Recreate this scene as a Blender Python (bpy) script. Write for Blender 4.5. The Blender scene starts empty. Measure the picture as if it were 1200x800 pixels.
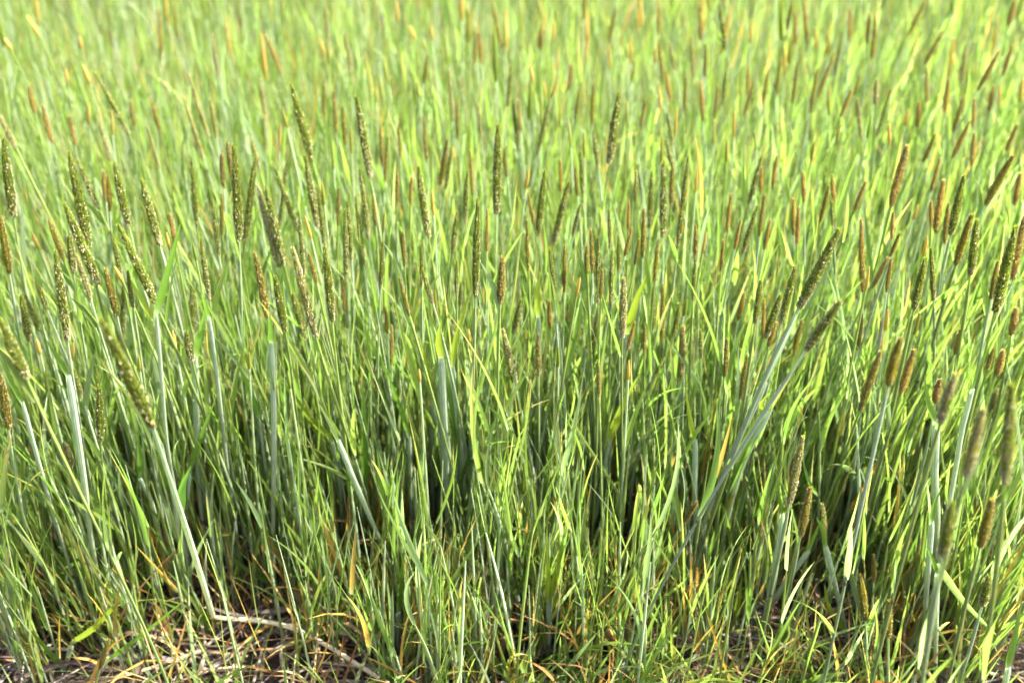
import bpy, math, random
import numpy as np
from mathutils import Vector, Matrix

# ------------------------------------------------------------------ camera, sky, sun, exposure
SC = bpy.context.scene
COL = SC.collection
CAM_Z, PITCH, FPX = 0.73, math.radians(34.0), 1250.0      # metres, downward pitch, focal length in photo pixels (1200 wide)
cam_data = bpy.data.cameras.new("camera")
cam_data.sensor_width = 36.0
cam_data.lens = 36.0 * FPX / 1200.0
cam_data.clip_start, cam_data.clip_end = 0.02, 1000.0
cam_data.dof.use_dof = True
cam_data.dof.focus_distance = 0.76
cam_data.dof.aperture_fstop = 4.6
cam_data.dof.aperture_blades = 8
cam = bpy.data.objects.new("camera", cam_data)
cam.location = (0, 0, CAM_Z)
cam.rotation_euler = (math.pi / 2 - PITCH, 0, 0)
COL.objects.link(cam)
SC.camera = cam

SUN_EL, SUN_AZ = math.radians(53.0), math.radians(82.0)   # azimuth measured from +Y (away from the camera) towards +X
world = bpy.data.worlds.new("World")
SC.world = world
world.use_nodes = True
wn = world.node_tree
bg = wn.nodes["Background"]
sky = wn.nodes.new("ShaderNodeTexSky")
sky.sky_type = 'NISHITA'
sky.sun_disc = False
sky.sun_elevation = SUN_EL
sky.sun_rotation = SUN_AZ
sky.air_density, sky.dust_density, sky.ozone_density = 0.6, 6.5, 0.3      # a bright, slightly hazy spring sky
wn.links.new(sky.outputs[0], bg.inputs[0])
bg.inputs[1].default_value = 0.13
sun_data = bpy.data.lights.new("sun", 'SUN')
sun_data.energy = 5.0
sun_data.angle = math.radians(0.53)
sun_data.color = (1.0, 0.93, 0.79)
sun = bpy.data.objects.new("sun", sun_data)
sdir = Vector((math.sin(SUN_AZ) * math.cos(SUN_EL), math.cos(SUN_AZ) * math.cos(SUN_EL), math.sin(SUN_EL)))
sun.rotation_euler = sdir.to_track_quat('Z', 'Y').to_euler()
sun.location = sdir * 5
COL.objects.link(sun)
SC.view_settings.view_transform = 'Standard'
SC.view_settings.look = 'None'
SC.view_settings.gamma = 1.0
SC.view_settings.use_curve_mapping = False
SC.view_settings.exposure = 2.42
SC.render.engine = 'CYCLES'
SC.cycles.max_bounces = 10
SC.cycles.diffuse_bounces = 7
SC.cycles.glossy_bounces = 2
SC.cycles.transmission_bounces = 7
SC.cycles.use_denoising = True
SC.cycles.caustics_reflective = False
SC.cycles.caustics_refractive = False

rng = np.random.default_rng(11)
random.seed(11)

# ------------------------------------------------------------------ where a photo point lies in the place
def ray(px, py):
    a, b = (px - 600.0) / FPX, (400.0 - py) / FPX
    c, s = math.cos(PITCH), math.sin(PITCH)
    return np.array([a, c + b * s, -s + b * c])            # camera right, forward and up axes
def at_depth(px, py, Y):
    r = ray(px, py)
    return np.array([0, 0, CAM_Z]) + r * (Y / r[1])
def at_height(px, py, z):
    r = ray(px, py)
    return np.array([0, 0, CAM_Z]) + r * ((z - CAM_Z) / r[2])
def project(P):
    P = np.asarray(P, float)
    d = P - np.array([0, 0, CAM_Z])
    c, s = math.cos(PITCH), math.sin(PITCH)
    zf = d[..., 1] * c - d[..., 2] * s
    up = d[..., 1] * s + d[..., 2] * c
    zf = np.where(zf < 1e-3, 1e-3, zf)
    return 600 + FPX * d[..., 0] / zf, 400 - FPX * up / zf, zf

# ------------------------------------------------------------------ materials
def new_mat(name):
    m = bpy.data.materials.new(name)
    m.use_nodes = True
    nt = m.node_tree
    for n in list(nt.nodes): nt.nodes.remove(n)
    return m, nt, nt.nodes, nt.links
def mathn(N, L, op, a, b=None, c=None):
    n = N.new("ShaderNodeMath"); n.operation = op
    for i, v in enumerate((a, b, c)):
        if v is None: continue
        if isinstance(v, (int, float)): n.inputs[i].default_value = v
        else: L.new(v, n.inputs[i])
    return n.outputs[0]
def vmul(N, L, a, b):
    n = N.new("ShaderNodeVectorMath"); n.operation = 'MULTIPLY'
    for i, v in enumerate((a, b)):
        if isinstance(v, tuple): n.inputs[i].default_value = v
        else: L.new(v, n.inputs[i])
    return n.outputs[0]
def vscale(N, L, a, s):
    n = N.new("ShaderNodeVectorMath"); n.operation = 'SCALE'
    L.new(a, n.inputs[0])
    if isinstance(s, (int, float)): n.inputs[3].default_value = s
    else: L.new(s, n.inputs[3])
    return n.outputs[0]
def plant_material(name, trans=0.45, tcol=(2.1, 2.05, 0.7), rough=0.42, stripes=70.0, stripe_amt=0.22, spec=0.45, mottle=0.35):
    """Leaf tissue: the per-blade colour 'tint', fine lengthwise veins, a little mottling, light shining through."""
    m, nt, N, L = new_mat(name)
    out = N.new("ShaderNodeOutputMaterial")
    tint = N.new("ShaderNodeAttribute"); tint.attribute_name = "tint"
    luv = N.new("ShaderNodeAttribute"); luv.attribute_name = "luv"
    sep = N.new("ShaderNodeSeparateXYZ"); L.new(luv.outputs["Vector"], sep.inputs[0])
    geo = N.new("ShaderNodeNewGeometry")
    ns = N.new("ShaderNodeTexNoise"); ns.inputs["Scale"].default_value = 160.0; ns.inputs["Detail"].default_value = 3.0
    L.new(geo.outputs["Position"], ns.inputs["Vector"])
    vein = mathn(N, L, 'SINE', mathn(N, L, 'MULTIPLY', sep.outputs[0], stripes))
    k = mathn(N, L, 'ADD', mathn(N, L, 'MULTIPLY', vein, stripe_amt * 0.5), 1.0 - mottle * 0.5)
    k = mathn(N, L, 'ADD', k, mathn(N, L, 'MULTIPLY', ns.outputs[0], mottle))
    colr = vscale(N, L, tint.outputs["Color"], k)
    pb = N.new("ShaderNodeBsdfPrincipled")
    L.new(colr, pb.inputs["Base Color"])
    pb.inputs["Roughness"].default_value = rough
    pb.inputs["Specular IOR Level"].default_value = spec
    bump = N.new("ShaderNodeBump"); bump.inputs["Strength"].default_value = 0.25; bump.inputs["Distance"].default_value = 0.0004
    L.new(vein, bump.inputs["Height"]); L.new(bump.outputs[0], pb.inputs["Normal"])
    tr = N.new("ShaderNodeBsdfTranslucent")
    L.new(vmul(N, L, colr, tcol), tr.inputs["Color"])
    mx = N.new("ShaderNodeMixShader"); mx.inputs[0].default_value = trans
    L.new(pb.outputs[0], mx.inputs[1]); L.new(tr.outputs[0], mx.inputs[2])
    L.new(mx.outputs[0], out.inputs[0])
    return m
M_LEAF = plant_material("leaf_tissue", 0.54, (1.93, 2.2, 1.5))
M_SHEATH = plant_material("waxy_stem", 0.38, (1.45, 1.5, 1.0), 0.42, 60.0, 0.36, 0.5, 0.45)
M_DRY = plant_material("dry_leaf", 0.35, (1.5, 1.25, 0.7), 0.6, 50.0, 0.3, 0.25, 0.5)
M_STRAW = plant_material("old_straw", 0.06, (1.1, 1.0, 0.8), 0.42, 40.0, 0.35, 0.5, 0.7)
M_SPIKE = plant_material("spikelets", 0.45, (1.3, 1.3, 0.7), 0.5, 9.0, 0.2, 0.35, 0.4)
M_ANTHER = plant_material("anthers", 0.5, (1.0, 0.95, 0.8), 0.45, 5.0, 0.1, 0.4, 0.3)

def soil_material():
    m, nt, N, L = new_mat("soil")
    out = N.new("ShaderNodeOutputMaterial")
    geo = N.new("ShaderNodeNewGeometry")
    n1 = N.new("ShaderNodeTexNoise"); n1.inputs["Scale"].default_value = 22.0; n1.inputs["Detail"].default_value = 9.0
    n2 = N.new("ShaderNodeTexNoise"); n2.inputs["Scale"].default_value = 260.0; n2.inputs["Detail"].default_value = 4.0
    L.new(geo.outputs["Position"], n1.inputs["Vector"]); L.new(geo.outputs["Position"], n2.inputs["Vector"])
    cr = N.new("ShaderNodeValToRGB")
    e = cr.color_ramp.elements
    e[0].position, e[0].color = 0.3, (0.014, 0.010, 0.007, 1)
    e[1].position, e[1].color = 0.75, (0.052, 0.036, 0.024, 1)
    L.new(mathn(N, L, 'MULTIPLY_ADD', n2.outputs[0], 0.5, mathn(N, L, 'MULTIPLY', n1.outputs[0], 0.55)), cr.inputs[0])
    pb = N.new("ShaderNodeBsdfPrincipled"); pb.inputs["Roughness"].default_value = 0.9
    L.new(cr.outputs[0], pb.inputs["Base Color"])
    bp = N.new("ShaderNodeBump"); bp.inputs["Distance"].default_value = 0.006
    L.new(n2.outputs[0], bp.inputs["Height"]); L.new(bp.outputs[0], pb.inputs["Normal"])
    L.new(pb.outputs[0], out.inputs[0])
    return m
M_SOIL = soil_material()

# ------------------------------------------------------------------ mesh helpers
class Geo:
    """Collects ribbons and tubes (numpy) and builds them as one mesh."""
    def __init__(self): self.V, self.Q, self.C, self.U, self.n = [], [], [], [], 0
    def add(self, verts, quads, cols, luv):
        self.V.append(verts.reshape(-1, 3)); self.Q.append(quads.reshape(-1, 4) + self.n)
        self.C.append(cols.reshape(-1, 3)); self.U.append(luv.reshape(-1, 3)); self.n += verts.reshape(-1, 3).shape[0]
    def mesh(self, name, mat, origin=(0, 0, 0)):
        V = np.concatenate(self.V) - np.asarray(origin); Q = np.concatenate(self.Q)
        C = np.concatenate(self.C); U = np.concatenate(self.U)
        me = bpy.data.meshes.new(name)
        me.vertices.add(len(V)); me.vertices.foreach_set("co", V.astype(np.float32).ravel())
        me.loops.add(Q.size); me.loops.foreach_set("vertex_index", Q.astype(np.int32).ravel())
        me.polygons.add(len(Q))
        me.polygons.foreach_set("loop_start", np.arange(0, Q.size, 4, dtype=np.int32))
        me.polygons.foreach_set("loop_total", np.full(len(Q), 4, dtype=np.int32))
        me.polygons.foreach_set("use_smooth", np.ones(len(Q), dtype=bool))
        a = me.attributes.new("tint", 'FLOAT_COLOR', 'POINT')
        a.data.foreach_set("color", np.c_[C, np.ones(len(C))].astype(np.float32).ravel())
        b = me.attributes.new("luv", 'FLOAT_VECTOR', 'POINT')
        b.data.foreach_set("vector", U.astype(np.float32).ravel())
        me.update(calc_edges=True)
        me.materials.append(mat)
        return me
def unit(a): return a / np.maximum(np.linalg.norm(a, axis=-1, keepdims=True), 1e-9)
def frames(P):
    """Tangents and two side vectors along curves P (N,S,3)."""
    T = np.gradient(P, axis=1); T = unit(T)
    ref = np.where(np.abs(T[:, :1, 0:1]) < 0.8, np.array([1.0, 0, 0]), np.array([0, 1.0, 0]))
    ref = np.broadcast_to(ref, T.shape)
    B = unit(np.cross(T, ref)); A = unit(np.cross(B, T))
    return T, A, B
def sweep_curve(base, d0, d1, length, S, wob=None):
    """Curves that start at base heading d0 and end heading d1."""
    t = np.linspace(0, 1, S)[None, :, None]
    d = unit(d0[:, None, :] * (1 - t) + d1[:, None, :] * t)
    seg = length[:, None, None] / (S - 1)
    mid = unit((d[:, 1:] + d[:, :-1]) / 2)
    P = np.concatenate([np.zeros((len(base), 1, 3)), np.cumsum(mid * seg, axis=1)], axis=1) + base[:, None, :]
    return P
def spline(points, S):
    """A smooth (Catmull-Rom) curve through points, S samples, shape (1,S,3)."""
    p = np.asarray(points, float); n = len(p)
    e = np.vstack([2 * p[0] - p[1], p, 2 * p[-1] - p[-2]])
    out = []
    for t in np.linspace(0, n - 1 - 1e-6, S):
        i = int(t); f = t - i
        a, b, c, d = e[i], e[i + 1], e[i + 2], e[i + 3]
        out.append(0.5 * (2 * b + (c - a) * f + (2 * a - 5 * b + 4 * c - d) * f * f + (3 * b - a - 3 * c + d) * f ** 3))
    return np.array(out)[None]
def leaf_profile(t, base=0.62, sharp=1.7):
    return np.minimum(1.0, base + t * 2.2) * np.clip(1 - t ** sharp, 0.0, 1) ** 0.85 + 0.02
def ribbons(g, P, w, roll, col, tipcol=None, fold=0.28, twist=None, prof=leaf_profile, flat=False):
    """Leaf blades with a folded midrib. P (N,S,3) midline, w (N,) half width, roll (N,), col (N,3)."""
    N, S, _ = P.shape
    T, A, B = frames(P)
    t = np.linspace(0, 1, S)
    ph = roll[:, None] + (twist[:, None] * t[None] if twist is not None else 0 * t[None])
    W = np.cos(ph)[..., None] * A + np.sin(ph)[..., None] * B
    Nn = np.cross(T, W)
    hw = (w[:, None] * prof(t)[None])[..., None]
    V = np.stack([P - W * hw + Nn * hw * fold, P, P + W * hw + Nn * hw * fold], axis=2)      # N,S,3,3
    i = np.arange(N)[:, None] * (S * 3); s = np.arange(S - 1)[None] * 3
    q = []
    for k in (0, 1):
        a = i + s + k
        q.append(np.stack([a, a + 1, a + 4, a + 3], axis=-1))
    Q = np.stack(q, axis=2)
    if tipcol is None: tipcol = col
    f = (t[None, :, None] ** 2.5)
    C = col[:, None, :] * (1 - f) + tipcol[:, None, :] * f
    cl = np.clip(1 - t / 0.10, 0, 1)[None, :, None] * 0.7
    C = C * (1 - cl) + np.array([0.27, 0.33, 0.19]) * cl
    C = np.broadcast_to(C[:, :, None, :], (N, S, 3, 3)).copy()
    C[:, :, 1, :] *= 1.12
    U = np.zeros((N, S, 3, 3)); U[..., 0] = np.array([0, .5, 1.0]); U[..., 1] = t[None, :, None]; U[..., 2] = rng.random(N)[:, None, None]
    if flat:                                        # far blades: two edges, no midrib
        V, C, U = V[:, :, ::2], C[:, :, ::2], U[:, :, ::2]
        a = np.arange(N)[:, None] * (S * 2) + np.arange(S - 1)[None] * 2
        Q = np.stack([a, a + 1, a + 3, a + 2], axis=-1)
    g.add(V, Q, C, U)
def tubes(g, P, r, col, k=6, col2=None, squash=1.0):
    """Tapered stems. P (N,S,3), r (N,S), col (N,3) at the foot, col2 at the top."""
    N, S, _ = P.shape
    T, A, B = frames(P)
    an = np.arange(k) / k * 2 * np.pi
    ring = np.cos(an)[None, None, :, None] * A[:, :, None] + squash * np.sin(an)[None, None, :, None] * B[:, :, None]
    V = P[:, :, None] + ring * r[:, :, None, None]
    i = np.arange(N)[:, None, None] * (S * k); s = np.arange(S - 1)[None, :, None] * k
    j = np.arange(k)[None, None]; jn = (j + 1) % k
    Q = np.stack([i + s + j, i + s + jn, i + s + k + jn, i + s + k + j], axis=-1)
    t = np.linspace(0, 1, S)[None, :, None]
    C = col[:, None] * (1 - t) + (col if col2 is None else col2)[:, None] * t
    C = np.broadcast_to(C[:, :, None], (N, S, k, 3))
    U = np.zeros((N, S, k, 3)); U[..., 0] = an / 6.283; U[..., 1] = t; U[..., 2] = rng.random(N)[:, None, None]
    g.add(V, Q, C, U)

def link(name, me, parent=None, loc=None, kind=None):
    o = bpy.data.objects.new(name, me)
    COL.objects.link(o)
    if parent is not None: o.parent = parent
    if loc is not None: o.location = loc
    if kind: o["kind"] = kind
    return o
def thing(name, loc, cat, group=None):
    o = bpy.data.objects.new(name, None)
    o.empty_display_size = 0.02
    COL.objects.link(o); o.location = loc
    o["category"] = cat
    if group: o["group"] = group
    return o
PLACED = []            # (object, descriptor, reference point) waiting for their label
def pending(o, text, pt, own=None): PLACED.append((o, text, np.asarray(pt, float), own))

# colours (linear)
def leafcols(n, yellow=0.35):
    a = np.array([0.084, 0.145, 0.030]); b = np.array([0.152, 0.205, 0.048]); c = np.array([0.150, 0.205, 0.100])
    u = rng.random(n)[:, None]; v = rng.random(n)[:, None]
    m = a * (1 - u) + b * u
    m = np.where(v < 0.22, c * (0.8 + 0.4 * u), m)
    return m * rng.uniform(0.8, 1.2, (n, 1))
def stemcols(n):
    a = np.array([0.275, 0.355, 0.165]); b = np.array([0.400, 0.485, 0.375]); c = np.array([0.220, 0.295, 0.080])
    u = rng.random(n)[:, None]; v = rng.random(n)[:, None]
    m = a * (1 - u) + b * u
    return np.where(v < 0.42, c * (0.85 + 0.4 * u), m)

# ------------------------------------------------------------------ the ground
def make_ground():
    # one sheet: fine and uneven near the camera, coarse out to the horizon
    ys = np.concatenate([np.linspace(-400, -4, 8), np.linspace(-2.5, 0.3, 8), np.linspace(0.36, 3.2, 90), np.linspace(3.5, 8, 10), np.geomspace(12, 500, 9)])
    xs = np.concatenate([-np.geomspace(400, 3.4, 9), np.linspace(-2.8, 2.8, 130), np.geomspace(3.4, 400, 9)])
    X, Y = np.meshgrid(xs, ys)
    Z = 0.006 * np.sin(X * 9.1 + 1) * np.cos(Y * 7.7) + 0.004 * np.sin(X * 23 + Y * 17) + 0.0025 * np.sin(X * 51 - Y * 43)
    Z = np.where((np.abs(X) < 3) & (Y < 3.4) & (Y > 0.2), Z, 0) - 0.006
    V = np.stack([X, Y, Z], -1)
    ny, nx = X.shape
    a = (np.arange(ny - 1)[:, None] * nx + np.arange(nx - 1)[None])
    Q = np.stack([a, a + 1, a + nx + 1, a + nx], -1)
    g = Geo(); g.add(V, Q, np.full((ny * nx, 3), .05), np.zeros((ny * nx, 3)))
    o = link("ground", g.mesh("ground", M_SOIL)); o["kind"] = "structure"
    return o
make_ground()

# ------------------------------------------------------------------ seed heads read off the photograph
# tip x, tip y, foot x, foot y, width (photo pixels), look: g green, o olive and brown, b rusty brown, p pale and cream
HEADS = """
111 84 151 157 8 g;186 11 189 70 6 b;82 178 104 290 14 g;2 162 16 253 12 g;0 135 18 172 9 p;49 122 61 168 8 b;81 135 88 170 7 b;114 135 129 188 7 p
131 129 132 158 6 b;152 117 158 148 7 o;97 76 105 98 8 b;178 118 188 158 7 o;172 147 187 198 6 p;5 45 13 58 8 b;77 80 79 98 7 b;31 18 45 41 7 b
93 42 96 58 6 b;104 120 104 146 6 b;33 100 41 132 8 b;248 39 256 90 7 p;221 86 244 160 8 p;214 112 238 184 7 p;246 115 254 162 7 p;341 97 366 189 13 g
305 91 311 140 7 p;309 135 311 175 6 p;294 159 304 199 7 p;312 41 329 85 7 b;381 6 384 52 7 p;276 169 280 281 13 g;267 166 272 212 9 o;259 177 262 220 9 o
329 145 327 177 6 b;379 92 380 140 6 o;391 105 394 155 7 o;389 164 391 198 6 p;330 125 337 150 6 o;375 45 380 65 6 b;385 52 385 75 7 o
418 112 434 207 12 g;404 38 411 83 6 p;464 0 466 26 7 b;545 0 548 22 6 p;576 0 588 58 6 o;496 45 499 60 6 p;501 64 497 98 7 o;489 95 491 115 6 p
522 40 525 75 5 p;526 80 530 142 7 p;535 117 537 162 6 o;449 65 455 99 6 p;445 90 449 120 6 p;440 102 441 120 5 p;401 124 405 170 8 o;411 150 412 180 6 o
445 144 448 195 7 o;454 160 451 212 7 o;467 142 469 185 6 o;496 135 500 190 7 o;560 120 564 162 6 p;562 37 564 75 7 b;559 37 556 75 6 b;599 77 595 125 8 g
584 145 582 250 14 g;590 172 594 207 7 o;524 162 516 217 9 o;530 170 522 222 7 g;551 175 554 228 7 b;480 30 486 47 6 b;505 30 507 47 6 b;592 17 592 55 5 p
725 107 714 191 12 g;644 117 630 180 8 g;655 90 646 115 6 b;695 96 694 145 7 o;721 7 714 52 6 o;690 42 685 73 6 b;670 75 667 105 7 b;680 102 674 140 6 o
635 110 634 148 5 p;637 94 640 115 5 b;621 76 625 98 6 b;601 115 607 175 8 g;607 115 610 155 6 b;666 140 669 173 6 p;695 152 701 198 8 g;684 155 685 185 6 o
680 177 683 228 8 g;735 119 735 150 6 p;772 45 777 98 6 o;780 82 786 118 7 b;784 48 791 83 6 p;769 52 767 75 6 b;772 0 772 40 6 b;747 10 748 40 5 b
745 70 740 95 6 o;739 42 740 75 6 b;734 50 735 68 5 p;649 25 649 50 6 b;635 25 634 60 6 b;631 0 635 22 6 p;656 120 656 150 5 o;756 115 751 150 6 o
772 97 774 130 6 b;793 127 791 160 6 b;782 132 788 170 6 g;776 160 775 190 6 o;780 163 788 195 7 g;714 52 715 80 5 b;654 55 652 83 5 b
842 2 851 57 8 g;929 0 922 35 7 g;915 67 910 110 6 o;852 72 847 125 6 g;841 100 837 140 6 o;979 60 958 115 6 b;959 80 949 132 7 o;986 37 979 88 6 g
901 80 894 122 6 o;877 75 876 112 6 b;884 95 872 136 6 o;935 72 929 122 6 o;970 102 972 135 6 o;999 105 985 137 7 b;985 145 979 170 6 o;810 42 812 88 6 p
827 52 826 90 6 b;821 5 821 48 7 b;821 95 824 142 8 b;942 0 946 52 7 b;932 12 932 52 6 b;956 32 956 58 6 b;970 35 970 65 6 b;998 7 995 48 7 b
881 22 880 52 6 b;803 88 802 135 6 o;852 162 851 190 7 o;861 130 860 160 6 b;955 165 950 190 6 o;885 155 886 175 5 p;920 57 919 88 6 b;837 140 836 170 6 p
1172 59 1146 106 8 b;1085 0 1065 40 6 b;1105 36 1084 75 7 b;1027 15 1022 70 7 o;1019 15 1016 52 7 b;1086 78 1086 120 5 b;1112 92 1107 132 8 b;1132 50 1127 98 6 p
1130 112 1117 155 7 o;1137 142 1116 185 8 b;1142 115 1140 150 6 b;1141 155 1139 195 7 b;1062 169 1044 242 11 b;1190 0 1182 30 7 b;1187 52 1175 88 7 b;1165 100 1159 130 7 b
1172 100 1170 125 6 b;1027 92 1026 122 8 p;1045 102 1027 160 6 g;1021 135 1016 162 6 g;1005 115 1009 162 7 p;1009 88 1001 112 7 o;1077 118 1075 150 7 b;1065 128 1061 148 6 b
1097 157 1082 190 7 o;1102 185 1091 225 7 b;1192 145 1179 178 7 b;1187 180 1155 240 10 o;1199 92 1195 120 7 b;1042 145 1042 170 7 b
1 254 11 320 10 o;75 237 115 332 13 g;81 275 86 318 10 g;90 297 106 350 9 p;133 190 151 265 11 g;90 187 114 240 9 g;165 210 187 287 11 g;139 262 182 355 12 g
64 294 79 398 12 g;57 257 75 305 9 o;37 271 46 292 8 b;121 200 124 235 8 b;127 205 129 247 8 o;130 270 142 322 8 g;124 314 137 370 10 o;134 312 144 330 8 b
144 331 144 397 9 g;149 317 156 360 9 g;41 327 55 362 8 g;26 345 34 400 10 g;30 345 45 388 8 g;0 372 31 443 14 g;199 250 205 285 8 b;195 272 199 293 7 b
224 184 231 265 9 g;300 186 287 282 10 g;320 191 349 270 9 g;336 186 328 265 7 g;301 215 326 312 10 p;311 217 333 310 10 g;357 182 372 265 10 g;372 217 380 287 8 g
350 247 356 320 8 g;260 227 260 275 7 o;248 232 257 300 8 g;235 279 245 350 9 g;226 285 230 305 6 g;300 295 313 372 11 o;322 322 334 388 11 g;342 290 370 394 12 p
344 342 357 397 10 g;381 287 389 375 12 g;362 295 371 332 8 o;225 330 227 390 9 g;377 212 380 240 7 o;397 220 396 265 7 o;357 252 365 280 6 b;217 388 225 422 11 g
489 194 502 277 11 g;547 199 545 260 9 g;536 247 530 297 9 g;560 232 557 347 11 g;421 195 432 280 9 g;417 230 426 310 9 g;407 235 412 305 8 g;404 245 406 330 9 g
437 229 440 265 7 o;449 282 446 337 8 g;466 200 465 240 7 o;472 270 474 312 7 o;467 324 480 370 7 o;494 285 494 335 7 g;495 315 507 355 9 g;509 340 511 377 9 o
571 245 570 295 6 b;589 300 586 355 12 o;482 207 481 240 7 b;535 305 535 345 7 g;540 330 539 360 7 g;452 360 454 390 7 b;400 330 405 365 7 b;506 222 508 252 6 b;451 247 449 272 6 o
639 199 630 275 10 g;666 212 649 285 10 g;619 225 626 265 7 o;617 257 619 317 7 o;645 290 650 352 9 g;662 287 661 342 8 o;764 199 761 267 9 g;777 189 777 277 10 g
789 190 786 240 9 o;807 182 794 290 9 g;755 245 753 302 8 o;750 280 744 310 7 o;741 267 732 300 7 b;680 237 671 277 7 g;687 287 688 320 8 o;693 267 694 320 8 o
701 277 701 355 9 g;706 315 704 350 7 o;714 245 715 292 7 g;725 275 725 320 7 g;717 292 716 360 8 g;731 325 729 395 11 p;746 200 744 237 7 p;737 235 736 270 6 b
771 280 767 332 7 o;777 335 776 398 9 o;766 332 764 385 8 g;680 325 675 347 7 b;674 195 677 230 6 o;657 187 657 225 6 b;611 350 602 390 10 g;620 197 616 220 8 b
703 358 693 414 10 o;666 355 665 410 8 o;643 350 645 385 8 b
892 182 877 240 8 g;893 195 891 227 7 b;911 181 905 222 7 b;888 240 870 297 9 g;896 227 890 277 8 o;903 257 896 292 7 b;857 227 852 272 8 b;868 257 861 292 7 b
816 263 815 310 8 o;828 272 823 297 6 b;848 280 845 317 6 o;815 300 812 352 7 g;932 310 916 378 11 g;984 268 936 360 15 g;892 327 885 378 10 g;915 345 897 395 11 g
986 350 945 410 14 g;930 232 930 275 8 b;936 242 934 287 8 b;941 200 942 237 7 b;975 204 977 237 8 b;972 217 961 260 8 o;974 230 976 265 6 g;872 342 865 375 9 b
817 197 815 225 6 b;805 350 801 370 8 g;801 382 801 430 8 p;821 385 821 420 8 g;852 396 850 440 9 o;876 415 867 467 8 o;939 374 930 417 9 o;910 377 900 407 9 b
896 350 894 397 7 b;940 510 925 590 12 p;989 482 976 532 10 o;830 532 822 560 8 g
1106 210 1096 272 10 b;1130 205 1114 275 11 g;1111 237 1107 285 9 o;1139 250 1120 310 11 o;1145 257 1137 322 11 g;1190 265 1166 365 17 g;1199 252 1187 327 10 b;1170 305 1161 350 9 o
1084 302 1071 362 11 g;1091 290 1094 352 9 g;1009 255 1011 342 9 b;1041 301 1022 337 8 b;1015 212 1001 247 8 b;1047 247 1045 280 7 b;1054 272 1044 300 7 o;1044 302 1039 342 7 o
1076 240 1070 257 7 b;1092 235 1091 265 7 b;1087 277 1082 300 7 b;1196 202 1189 240 9 b;1191 360 1185 392 10 b;1019 312 1014 340 7 b
116 450 118 515 11 g;75 517 84 547 10 p;86 432 96 465 8 g;1 437 10 502 11 o;86 401 84 422 8 b;135 495 149 537 7 g;162 415 164 435 6 o;43 397 47 415 8 b
292 412 292 432 6 o;202 387 206 410 8 b;337 435 340 455 6 g;588 385 604 452 11 p;549 385 550 402 7 b;459 380 459 427 6 b;542 400 544 422 6 g;446 495 451 525 8 g
539 485 541 510 8 g;491 432 492 447 6 b;631 390 631 440 8 o;695 478 701 532 9 g;701 422 702 465 6 o;744 377 735 410 8 b;756 382 755 415 7 o;799 382 797 445 9 o
654 405 654 430 6 g;797 355 789 395 9 g;737 422 736 445 6 b
1032 410 1008 480 11 o;1054 395 1041 452 14 o;1071 409 1056 460 11 b;1119 436 1102 495 15 p;1100 444 1096 472 11 b;1151 477 1132 557 16 p;1187 447 1178 565 17 g;1033 375 1032 410 8 b
1177 410 1167 440 10 b;1169 455 1161 482 9 p;1165 405 1157 432 8 o;1126 385 1119 415 9 b;1079 364 1071 392 7 o;1041 362 1037 387 8 b;1011 367 1005 410 8 o
950 570 938 628 11 o;964 589 965 635 10 p;817 587 802 611 9 o;861 577 851 597 8 o;1024 648 1024 682 8 o;1009 673 1014 726 10 o;1041 702 1041 746 11 o;1117 587 1105 651 16 g
1163 584 1148 641 14 o;1160 675 1151 709 12 g;128 749 117 783 9 o;636 564 634 587 6 g;613 560 612 578 6 g
"""
def read_heads():
    out = []
    for rec in HEADS.replace("\n", ";").split(";"):
        f = rec.split()
        if len(f) != 6: continue
        tx, ty, bx, by, w = map(float, f[:5])
        D = 0.0074 * FPX / w                                # distance if the head is about 7 mm across
        r = ray(tx, ty); zr = -r[2]; ln = math.sqrt((r ** 2).sum())
        h = CAM_Z - D * zr / ln
        lo = 0.315 if ty < 330 else (0.27 if ty < 450 else 0.14)
        h = min(max(h, lo), 0.43)
        if ty < 330: h = 0.5 * h + 0.5 * 0.36
        while True:
            T = at_height(tx, ty, h)
            B = at_depth(bx, by, T[1] * (1.0 if ty > 60 else 1.0))
            L = np.linalg.norm(T - B)
            if L <= 0.082 or h >= 0.47: break
            h += 0.006
        dist = np.linalg.norm(T - np.array([0, 0, CAM_Z]))
        rad = min(max(0.5 * (w if w > 9 else w * 0.82) * dist / FPX * 0.71, 0.0013), 0.0032 if dist > 0.6 else 0.0028)
        out.append(dict(T=T, B=B, L=L, dist=dist, rad=rad, k=f[5], px=(tx, ty, bx, by, w), size=w * math.hypot(tx - bx, ty - by)))
    return out
heads = read_heads()
heads.sort(key=lambda d: -d["size"])

# heads must stay in view: where each one is seen and how far it is
GX, GY = 240, 160
view_depth = np.zeros((GY + 1, GX + 1))
for hd in heads:
    tx, ty, bx, by, w = hd["px"]
    for t in np.linspace(0, 0.9, 24):
        for e in (-0.5, 0, 0.5):
            cx, cy = int((tx + (bx - tx) * t + e * w) / 5), int((ty + (by - ty) * t) / 5)
            if 0 <= cx < GX and 0 <= cy < GY: view_depth[cy, cx] = max(view_depth[cy, cx], hd["dist"])
def keep_clear(P, w_m):
    """Notes where a plant read off the photograph is seen, so that the loose mass in front of it stays thin."""
    x, y, d = project(P[0])
    for i in range(len(x) - 1):
        for t in (0, .33, .66):
            cx, cy, dd = x[i] + (x[i + 1] - x[i]) * t, y[i] + (y[i + 1] - y[i]) * t, d[i]
            for e in (-1, 0, 1):
                gx, gy = int((cx + e * w_m * FPX / dd) / 5), int(cy / 5)
                if 0 <= gx < GX and 0 <= gy < GY: view_depth[gy, gx] = max(view_depth[gy, gx], dd)
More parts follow.
